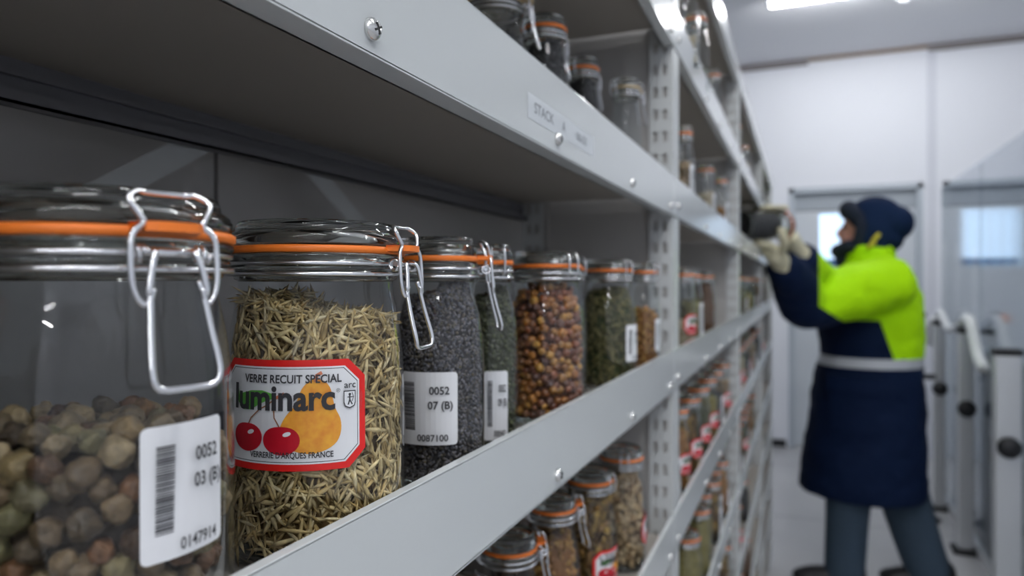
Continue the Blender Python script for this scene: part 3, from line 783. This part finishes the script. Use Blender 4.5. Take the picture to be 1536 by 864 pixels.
jar(-1.86, 4.55, LOW, .18, .86, 110, 'clip-top jar of brown seeds behind the brown and yellow pod jar', 'brown', .8, 1, 1, seed=17, clabel='brown seeds in the jar behind the brown and yellow pod jar', hscale=1.06)
# --- upper shelf, first bay
jar(-1.60, 3.62, UP, .175, .9, 10, 'clip-top jar with beige gasket at the top edge, first on the upper shelf', 'black', .6, .5, 1, gask='rubber_beige', seed=21, clabel='black seeds in the upper shelf jar with beige gasket at the top edge')
jar(-1.49, 4.13, UP, .155, .9, 75, 'clip-top jar of black seeds with orange gasket second on the upper shelf', 'black', .72, 1, 1, seed=22, clabel='black seeds in the second jar on the upper shelf')
jar(-1.50, 5.0, UP, .135, .9, 75, 'clip-top jar of black seeds with orange gasket third on the upper shelf', 'black', .72, 1, 1, seed=23, clabel='black seeds in the third jar on the upper shelf')
jar(-1.32, 5.62, UP, .125, .9, 60, 'small clear jar with clear seal and tan pieces nearest the post on the upper shelf', 'chunk', .35, .6, 1, gask='rubber_beige', seed=24, clabel='few tan pieces in the small clear jar nearest the post on the upper shelf')
# --- further bays: (x, y, tier, radius, ratio, latch, kind, fill, art, az)
bar = lambda s: (barcode_art('0052', '%02d (B)' % s, '00%05d' % (91000+s*37), .13, .24), BAR, 'barcode_label')
wh = lambda s: (barcode_art('0052', '%02d (B)' % s, '00%05d' % (91000+s*37), .15, .4), BAR, 'barcode_label')
tier_names = {2.363: 'topmost jar shelf', .913: 'upper shelf', -.573: 'middle shelf', -1.985: 'lower shelf', -3.47: 'fourth shelf down', -4.92: 'fifth shelf down', -6.37: 'sixth shelf down'}
bay_names = {1: 'second bay', 2: 'third bay', 3: 'fourth bay'}
far = [
 (2.363, 1, [(-1.12, 7.3, .16, 'pale', .3, None), (-1.14, 8.3, .16, 'greengrey', .3, None), (-1.2, 10.6, .13, 'pale', .4, None)]),
 (2.363, 2, [(-1.2, 14.2, .15, 'brown', .5, None), (-1.2, 16.5, .15, 'pale', .5, 'b')]),
 (.913, 1, [(-1.16, 7.55, .12, 'chunk', .5, 'w'), (-1.6, 8.6, .16, 'brown', .6, None), (-1.24, 10.1, .14, 'pale', .5, 'w'), (-1.15, 11.3, .11, 'orange', .4, 'w')]),
 (.913, 2, [(-1.7, 13.6, .16, 'green', .6, None)]),
 (-.573, 1, [(-1.2, 7.75, .15, 'pale', .3, 'f'), (-1.25, 8.75, .15, 'olive', .5, 'w'), (-1.27, 10.1, .17, 'brown', .8, None), (-1.7, 8.1, .15, 'olive', .6, None)]),
 (-.573, 2, [(-1.2, 14.0, .17, 'green', .7, None), (-1.2, 15.6, .15, 'brown', .4, 'b'), (-1.2, 17.2, .17, 'olive', .5, None), (-1.2, 18.6, .16, 'black', .6, 'b'), (-1.2, 14.8, .15, 'leafy', .6, None)]),
 (-.573, 3, [(-1.2, 20.4, .17, 'brown', .7, 'b'), (-1.2, 22.0, .17, 'green', .6, None), (-1.2, 24.0, .17, 'brown', .7, None)]),
 (-1.985, 1, [(-1.2, 6.75, .14, 'black', .5, 'w'), (-1.22, 7.4, .16, 'orange', .6, 'f'), (-1.2, 8.15, .16, 'leafy', .6, 'f'), (-1.2, 9.0, .16, 'greengrey', .6, 'f'), (-1.2, 9.9, .16, 'olive', .6, 'f'), (-1.2, 10.7, .15, 'black', .5, 'w'), (-1.2, 11.7, .16, 'chunk', .6, 'f'), (-1.7, 7.3, .17, 'brown', .7, None), (-1.7, 8.6, .17, 'chunk', .7, None)]),
 (-1.985, 2, [(-1.2, 13.6, .17, 'brown', .7, 'b'), (-1.2, 14.8, .17, 'pale', .6, 'f'), (-1.2, 16.2, .17, 'black', .6, 'b'), (-1.2, 17.8, .17, 'leafy', .6, None), (-1.2, 14.2, .14, 'orange', .6, 'f'), (-1.2, 15.5, .15, 'greengrey', .7, None), (-1.2, 17.0, .15, 'brown', .6, 'f'), (-1.2, 18.6, .16, 'chunk', .6, 'b')]),
 (-1.985, 3, [(-1.2, 20.6, .17, 'black', .7, 'b'), (-1.2, 22.6, .17, 'brown', .6, 'f')]),
 (-3.47, 0, [(-1.25, 5.0, .17, 'brown', .7, 'f'), (-1.25, 5.6, .15, 'leafy', .7, 'f')]),
 (-3.47, 1, [(-1.2, 7.9, .2, 'olive', .75, None), (-1.2, 8.9, .18, 'olive', .7, None), (-1.2, 10.2, .18, 'leafy', .75, 'w'), (-1.2, 11.4, .17, 'orange', .7, 'b'), (-1.22, 9.55, .14, 'olive', .7, None), (-1.22, 10.8, .14, 'brown', .7, 'w')]),
 (-3.47, 2, [(-1.2, 13.8, .18, 'brown', .7, 'b'), (-1.2, 15.4, .18, 'greengrey', .7, 'f'), (-1.2, 17.0, .17, 'orange', .7, None), (-1.2, 14.6, .15, 'chunk', .7, None), (-1.2, 16.2, .15, 'black', .7, 'b'), (-1.2, 18.4, .17, 'leafy', .7, None)]),
 (-4.92, 1, [(-1.2, 9.0, .18, 'brown', .7, 'b'), (-1.2, 10.4, .18, 'chunk', .7, 'f'), (-1.2, 11.8, .18, 'leafy', .7, None)]),
 (-4.92, 2, [(-1.2, 14.0, .18, 'leafy', .7, 'f'), (-1.2, 15.8, .18, 'black', .7, None)]),
 (-6.37, 2, [(-1.2, 14.4, .18, 'chunk', .7, None), (-1.2, 16.4, .18, 'brown', .7, None)]),
]
sd = 40
for T, bay, lst in far:
    for k, (x, y, r_, kind, fill, art) in enumerate(sorted(lst, key=lambda q: (q[0] < -1.5, q[1]))):
        sd += 1
        a = {'f': fa, 'b': lambda: bar(sd % 60), 'w': lambda: wh(sd % 60), None: lambda: None}[art]()
        nb = sum(1 for q in lst if q[0] >= -1.5); back = ' in back row' if x < -1.5 else ' from camera'; k = k-nb if x < -1.5 else k
        lab = ''
        jar(x, y, T, r_, .84, 70+(sd*37) % 40, 'jar of %s, %s%s on %s, %s' % (CONT[kind][8], ordn[k]+lab, back, tier_names[T], bay_names.get(bay, 'first bay')), kind, fill, .5, 0, clabel='%s in the %s jar%s on %s, %s' % (CONT[kind][8], ordn[k], back, tier_names[T], bay_names.get(bay, 'first bay')), art=a, art_az=-8 if art != 'f' else -15, art_z=.3, seed=sd % 3)

# ------------------------------------------------------------------ glass partition, steel posts, hoses
PX = .82
e = empty('glass_partition', (PX, 3.7, 0), 0, 'tall clear glass partition standing along the right side of the aisle', 'glass partition')
for y0, y1 in ((2.0, 3.02), (3.04, 4.06), (4.08, 5.12)):
    b = bmesh.new(); box(b, -.004, .004, y0-3.7, y1-3.7, .04, CZ+.60, bev=.001); link('glass_pane', b, M['pane'], e)
b = bmesh.new(); box(b, -.02, .02, 2.0-3.7, 5.12-3.7, 0, .045, bev=.003); link('bottom_rail', b, M['steel'], e)
def steel_post(x, y, h, label, wdt=.06):
    e = empty('steel_post', (x, y, 0), 0, label, 'post', 'stainless steel posts along the glass partition')
    b = bmesh.new(); box(b, -wdt/2, wdt/2, -.03, .03, .02, h, bev=.006); link('pole', b, M['steel'], e)
    b = bmesh.new(); box(b, -wdt/2-.005, wdt/2+.005, -.035, .035, h, h+.03, bev=.008); link('end_cap', b, M['black'], e)
    b = bmesh.new(); lathe(b, [(0, 0), (.035, 0), (.042, .008), (.042, .02), (.03, .03), (0, .032)], 20)
    bmesh.ops.rotate(b, verts=b.verts, cent=(0, 0, 0), matrix=Matrix.Rotation(PI/2, 3, 'X')); bmesh.ops.translate(b, verts=b.verts, vec=(-.0, -.03, h*.66)); link('clamp_knob', b, M['black'], e, True)
    b = bmesh.new(); box(b, -.06, .06, -.06, .06, 0, .02, bev=.004); link('base_plate', b, M['black'], e)
steel_post(PX-.06, 3.35, 1.06, 'nearest stainless steel post, at the right frame edge', .09)
steel_post(PX-.06, 4.12, 1.10, 'stainless steel post with black knob, second from the right frame edge', .065)
steel_post(PX-.06, 4.85, 1.10, 'stainless steel post with black knob nearest the person', .06)
steel_post(PX+.28, 5.3, 1.02, 'stainless steel post standing behind the glass near the end wall', .07)
# steel cabinets behind the posts
for i, (y0, y1) in enumerate(((3.42, 4.04), (4.2, 4.78))):
    e = empty('steel_cabinet', (PX+.2, (y0+y1)/2, 0), 0, ['grey steel cabinet behind the glass nearer the camera', 'grey steel cabinet behind the glass nearer the end wall'][i], 'cabinet', 'steel cabinets behind the glass')
    h = (y1-y0)/2
    b = bmesh.new(); box(b, -.15, .2, -h, h, .04, 1.0, bev=.008); link('cabinet_body', b, mat('cabinet_grey', (.5, .53, .56), .4), e)
    b = bmesh.new(); box(b, -.165, -.152, -h+.02, h-.02, .08, .96, bev=.004); d = link('door', b, M['steel'], e)
    b = bmesh.new(); tube(b, [(-.185, h-.08, .5), (-.185, h-.08, .62)], .008, 8); link('handle', b, M['black'], d, True)
def hose(pts, r, label):
    b = bmesh.new(); tube(b, smooth_path(pts, 8), r, 10)
    o = link('hose', b, M['hose'], None, True); setp(o, label, 'hose', 'white hoses beside the glass partition')
hose([(PX-.06, 4.85, 1.10), (PX-.06, 4.8, 1.18), (PX-.06, 4.55, 1.10), (PX-.06, 4.3, 1.12), (PX-.06, 4.12, 1.17)], .022, 'white hose sagging between the two farther steel posts')
hose([(PX-.06, 4.12, 1.17), (PX-.06, 4.0, 1.16), (PX-.06, 3.85, 1.02), (PX-.06, 3.72, .96)], .026, 'white hose curling down beside the middle steel post')
hose([(PX-.07, 4.9, 1.14), (PX-.09, 4.95, 1.08), (PX-.09, 5.0, .98)], .028, 'short thick white hose hanging by the post nearest the person')
for i, (x, y) in enumerate(((PX+.02, 5.18), (PX+.10, 5.22), (PX+.20, 5.26))):
    b = bmesh.new(); tube(b, [(x, y, 0), (x, y, 1.62-.02*i)], .011, 10)
    o = link('white_pipe', b, M['hose'], None, True); setp(o, ['leftmost', 'middle', 'rightmost'][i]+' of three thin upright white pipes before the end wall', 'pipe', 'thin white pipes at the end wall')
e = empty('instrument_stand', (.62, 4.62, 0), 0, 'slim stand with orange and black head beside the person', 'stand')
b = bmesh.new(); tube(b, [(0, 0, .01), (0, 0, 1.13)], .009, 10); link('pole', b, M['steel'], e, True)
b = bmesh.new(); blob(b, Vector((-.01, 0, 1.15)), .04, .035, .035); link('head', b, M['orange'], e)
b = bmesh.new(); blob(b, Vector((.015, 0, 1.17)), .03, .03, .022); link('cap', b, M['black'], e)
b = bmesh.new(); box(b, -.09, .09, -.02, .02, .80, .83, bev=.005); link('crossbar', b, M['black'], e)
b = bmesh.new(); lathe(b, [(0, .02), (.1, .018), (.12, 0)], 24); link('base', b, M['black'], e, True)

# ------------------------------------------------------------------ person
pe = empty('person', (.25, 3.5, 0), 0, 'person in navy and hi-vis yellow parka and winter hat reaching a jar to the shelf', 'person')
PO = Vector((.25, 3.5, 0))
def pv(x, y, z): return Vector((x, y, z+CZ))-PO
def ploft(bm, rings, seg=28):
    """rings of (x,y,z,rx,ry) stacked upwards, closed at both ends"""
    rows = []
    for x, y, z, rx, ry in rings:
        c = pv(x, y, z); rows.append([bm.verts.new(c+Vector((rx*math.cos(2*PI*i/seg), ry*math.sin(2*PI*i/seg), 0))) for i in range(seg)])
    for a, c in zip(rows, rows[1:]):
        for i in range(seg): bm.faces.new((a[i], a[(i+1) % seg], c[(i+1) % seg], c[i]))
    bm.faces.new(rows[0][::-1]); bm.faces.new(rows[-1])
def limb(bm, pts, rad, n=6, seg=16):
    P = smooth_path([pv(*p) for p in pts], n); m = len(pts)-1; rs = []
    for i in range(len(P)):
        t = i/n; k = min(int(t), m-1); f_ = t-k; rs.append(rad[k]+(rad[k+1]-rad[k])*f_)
    tube(bm, P, rs, seg)
    for q, r_ in ((P[0], rs[0]), (P[-1], rs[-1])): blob(bm, q, r_*.97, r_*.97, r_*.97, 2)
SH_N, EL_N, WR_N = (.31, 3.22, .015), (.02, 2.99, -.085), (-.058, 2.72, .060)
SH_F, EL_F, WR_F = (.27, 3.68, .02), (.10, 3.30, -.07), (-.0, 2.83, .095)
# body: head, neck, torso, arms, legs in one surface
b = bmesh.new()
blob(b, pv(.262, 3.5, .245), .088, .074, .112, 3)                       # skull
blob(b, pv(.205, 3.5, .205), .045, .05, .065, 3)                        # jaw and face
limb(b, [(.178, 3.5, .255), (.158, 3.5, .225), (.172, 3.5, .217)], [.010, .015, .012])   # nose
blob(b, pv(.172, 3.5, .178), .012, .024, .008, 2)                       # lips
blob(b, pv(.182, 3.5, .148), .022, .026, .018, 2)                       # chin
for s in (-1, 1):
    blob(b, pv(.268, 3.5+s*.078, .235), .02, .008, .032, 2)             # ears
    blob(b, pv(.184, 3.5+s*.03, .268), .014, .02, .008, 2)              # brow
limb(b, [(.27, 3.5, .18), (.285, 3.5, .08)], [.055, .062])
ploft(b, [(.27, 3.5, -.52, .13, .17), (.28, 3.5, -.35, .125, .16), (.285, 3.5, -.15, .13, .175), (.285, 3.5, 0, .12, .2), (.285, 3.5, .06, .08, .15)])
limb(b, [SH_N, EL_N, WR_N, (-.072, 2.68, .078)], [.055, .043, .024, .018]); limb(b, [SH_F, EL_F, WR_F, (-.012, 2.79, .115)], [.055, .043, .024, .018])
limb(b, [(.24, 3.42, -.5), (.19, 3.40, -.86), (.18, 3.42, -1.27)], [.10, .062, .045]); limb(b, [(.32, 3.6, -.5), (.40, 3.58, -.86), (.50, 3.56, -1.27)], [.10, .062, .045])
body = link('body', remeshed(b, .007, 2), M['skin'], pe)
for s in (-1, 1):
    b = bmesh.new(); blob(b, pv(.176, 3.5+s*.03, .252), .008, .010, .008, 2); link('eye', b, M['black'], pe)
# trousers
b = bmesh.new()
limb(b, [(.24, 3.42, -.5), (.20, 3.40, -.80), (.185, 3.41, -1.05), (.175, 3.42, -1.29)], [.13, .10, .088, .083], seg=20)
limb(b, [(.31, 3.6, -.5), (.385, 3.58, -.80), (.45, 3.57, -1.05), (.52, 3.55, -1.28)], [.13, .115, .10, .09], seg=20)
link('trousers', remeshed(b, .010, 3), M['jeans'], pe)
for x, y, rz in ((.13, 3.41, 0), (.49, 3.55, .1)):
    b = bmesh.new(); rt = Matrix.Rotation(rz, 4, 'Z')
    blob(b, pv(x-.01, y, -1.30), .145, .05, .045, 3, rot=rt); blob(b, pv(x+.07, y, -1.27), .065, .05, .07, 3, rot=rt); blob(b, pv(x-.1, y, -1.31), .07, .053, .035, 3, rot=rt)
    for v in b.verts: v.co.z = max(v.co.z, .012)
    sh = link('shoe', remeshed(b, .006, 1), M['shoe'], pe)
    b = bmesh.new(); blob(b, pv(x-.01, y, -1.338), .17, .056, .016, 3, rot=rt)
    for v in b.verts: v.co.z = max(v.co.z, .001)
    link('sole', b, M['black'], sh)
# parka
b = bmesh.new()
ploft(b, [(.247, 3.5, -.935, .262, .25), (.25, 3.5, -.88, .262, .25), (.262, 3.5, -.66, .245, .235), (.275, 3.5, -.40, .222, .225), (.283, 3.5, -.32, .21, .222), (.287, 3.5, -.20, .215, .24), (.290, 3.5, -.06, .20, .25), (.29, 3.5, .03, .165, .235), (.285, 3.5, .075, .125, .16), (.28, 3.5, .10, .108, .12), (.278, 3.5, .165, .105, .115)], 36)
limb(b, [(.33, 3.29, .0), (.19, 3.14, -.035), EL_N, (-.022, 2.86, -.015), WR_N], [.118, .108, .095, .086, .064], seg=20)
limb(b, [(.29, 3.66, .0), (.20, 3.50, -.03), EL_F, (.05, 3.06, .02), WR_F], [.11, .10, .088, .08, .062], seg=20)
me = remeshed(b, .009, 5)
# soft folds in the cloth
for v in me.vertices:
    p = v.co; nrm = v.normal
    k = noise.noise(Vector((p.x*7, p.y*7, p.z*11)))*.010+noise.noise(Vector((p.x*16, p.y*16, p.z*24)))*.005
    v.co = p+nrm*k
bq = bmesh.new(); bq.from_mesh(me)
for co, no in (((.06, 3.5, 0), (1, 0, 0)), ((.2, 3.5, -.36), (0, 0, 1)), ((.2, 3.5, -.318), (0, 0, 1)), ((.2, 3.5, -.155), (0, 0, 1)), ((.16, 3.5, -.155), (.09, 0, .13)),
               ((.355, 3.5, 0), (1, 0, 0)), ((.30, 3.5, 0), (1, 0, 0)), ((.355, 3.5, -.315), (.16, 0, .055))):
    bmesh.ops.bisect_plane(bq, geom=bq.verts[:]+bq.edges[:]+bq.faces[:], plane_co=pv(*co), plane_no=no)
bq.to_mesh(me); bq.free()
for p in me.polygons: p.use_smooth = True
me.materials.clear()
for k in ('navy', 'hivis', 'reflect'): me.materials.append(M[k])
for p in me.polygons:
    q = p.center+PO; x, y, z = q.x, q.y, q.z-CZ; i = 0
    slv = x < .06
    zlow = -.155+.09*max(0, (.16-x)/.13)
    if x > .355: zlow = -.315
    elif x > .30: zlow = -.315+(.355-x)/.055*.16
    if not slv and z > zlow: i = 1
    if x > .055 and -.36 < z < -.318 and i == 0: i = 2
    p.material_index = i
coat = link('parka', me, [], pe)
b = bmesh.new()
def pocket(bm, x0, x1, z0, z1, t):
    ys = []
    n = 8; rows = []
    for j in range(6):
        z = z0+(z1-z0)*j/5; row = []
        for i in range(n+1):
            x = x0+(x1-x0)*i/n; ry = .235; rx = .245; q = max(-1, min(1, (x-.262)/rx)); y = 3.5-ry*math.sqrt(1-q*q)-t
            row.append(bm.verts.new(pv(x, y, z)))
        rows.append(row)
    fs = []
    for a, c in zip(rows, rows[1:]):
        for i in range(n): fs.append(bm.faces.new((a[i], a[i+1], c[i+1], c[i])))
    r_ = bmesh.ops.extrude_face_region(bm, geom=fs); vs = [g for g in r_['geom'] if isinstance(g, bmesh.types.BMVert)]
    bmesh.ops.translate(bm, verts=vs, vec=(0, .03, 0)); bmesh.ops.recalc_face_normals(bm, faces=bm.faces)
pocket(b, .11, .30, -.63, -.42, .012); pocket(b, .10, .31, -.46, -.39, .022)
link('pocket', b, M['navy'], coat)
# gloves: palm, four fingers, thumb each
def glove(wrist, palm, fingers, thumb):
    b = bmesh.new()
    limb(b, [wrist, palm], [.034, .036]); blob(b, pv(*palm), .042, .036, .022, 3)
    for f_ in fingers: limb(b, f_, [.0125, .0125, .0115, .010][:len(f_)], n=4, seg=10)
    limb(b, thumb, [.015, .014, .012][:len(thumb)], n=4, seg=10)
    w_ = Vector(wrist); 
    limb(b, [tuple(w_+Vector((.02, .04, -.03))), wrist], [.045, .040])
    return link('glove', remeshed(b, .0032, 2), M['glove'], pe)
# held jar lies across, half inside the shelf opening; its centre line:
JIN, JOUT = Vector((-.185, 2.50, .196)), Vector((-.050, 2.625, .200)); AX = (JOUT-JIN).normalized(); NF = Vector((-AX.y, AX.x, 0))
palm = Vector((-.088, 2.625, .104)); fd = Vector((-.80, -.58, 0)).normalized(); fp = Vector((.58, -.80, 0)).normalized()
near_f = []
for i in range(4):
    q = palm+fp*(i-1.5)*.024; L_ = (.95, 1.0, .97, .82)[i]
    near_f.append([tuple(q+fd*.02+Vector((0, 0, .010))), tuple(q+fd*.05*L_+Vector((0, 0, .029))), tuple(q+fd*.080*L_+Vector((0, 0, .031))), tuple(q+fd*.104*L_+Vector((0, 0, .040)))])
glove((-.064, 2.69, .070), tuple(palm), near_f, [tuple(palm+fp*.03+Vector((.004, .01, .0))), (-.052, 2.560, .142), (-.066, 2.540, .180)])
far_f = []
for i in range(4):
    B = JOUT-AX*(.012+.024*i); up = Vector((0, 0, 1)); e_ = (.9, 1, .96, .8)[i]
    far_f.append([tuple(B+NF*.060-up*.01), tuple(B+NF*.050+up*.034), tuple(B+NF*.020+up*.060), tuple(B-NF*.016*e_+up*.062)])
glove((-.008, 2.80, .11), (-.045, 2.715, .165), far_f, [(-.03, 2.69, .165), (-.022, 2.655, .158), (-.028, 2.615, .150)])
# trapper hat
b = bmesh.new()
blob(b, pv(.30, 3.5, .285), .118, .105, .105, 3); blob(b, pv(.37, 3.5, .265), .09, .095, .085, 3)
for s in (-1, 1):
    blob(b, pv(.292, 3.5+s*.085, .215), .068, .03, .095, 3)
blob(b, pv(.345, 3.5, .2), .075, .09, .07, 3)
me = remeshed(b, .006, 4)
hat = link('hat', me, M['hatnavy'], pe)
b = bmesh.new()
limb(b, [(.215, 3.42, .30), (.20, 3.46, .325), (.198, 3.5, .333), (.20, 3.54, .325), (.215, 3.58, .30)], [.03, .04, .042, .04, .03])
limb(b, [(.232, 3.415, .30), (.24, 3.40, .24), (.225, 3.405, .18)], [.022, .024, .02]); limb(b, [(.232, 3.585, .30), (.24, 3.60, .24), (.225, 3.595, .18)], [.022, .024, .02])
link('fur_trim', remeshed(b, .005, 1), M['fur'], hat)
b = bmesh.new()
limb(b, [(.20, 3.42, .165), (.165, 3.46, .15), (.155, 3.5, .145), (.165, 3.54, .15), (.20, 3.58, .165)], [.03, .032, .034, .032, .03]); limb(b, [(.165, 3.47, .15), (.168, 3.47, .10), (.18, 3.47, .075)], [.03, .03, .02])
link('neck_warmer', remeshed(b, .006, 2), M['fur'], pe)
b = bmesh.new()
for t in (0, .03): limb(b, [(.268+t*.6, 3.378, .155+t), (.288+t*.6, 3.376, .178+t)], [.009, .009], n=3, seg=8)
link('badge', b, M['yellow'], hat)
# held jar
xf = Matrix.Translation(JIN+Vector((0, 0, CZ))) @ AX.to_track_quat('Z', 'Y').to_matrix().to_4x4() @ Matrix.Rotation(R(100), 4, 'Z') @ Matrix.Scale(1.6, 4)
jar(0, 0, 0, .245, .93, 0, 'large clip-top jar lying sideways in the gloved hands of the person', 'black', .62, .5, 1, seed=2, clabel='dark seeds inside the jar held sideways by the person', xf=xf)
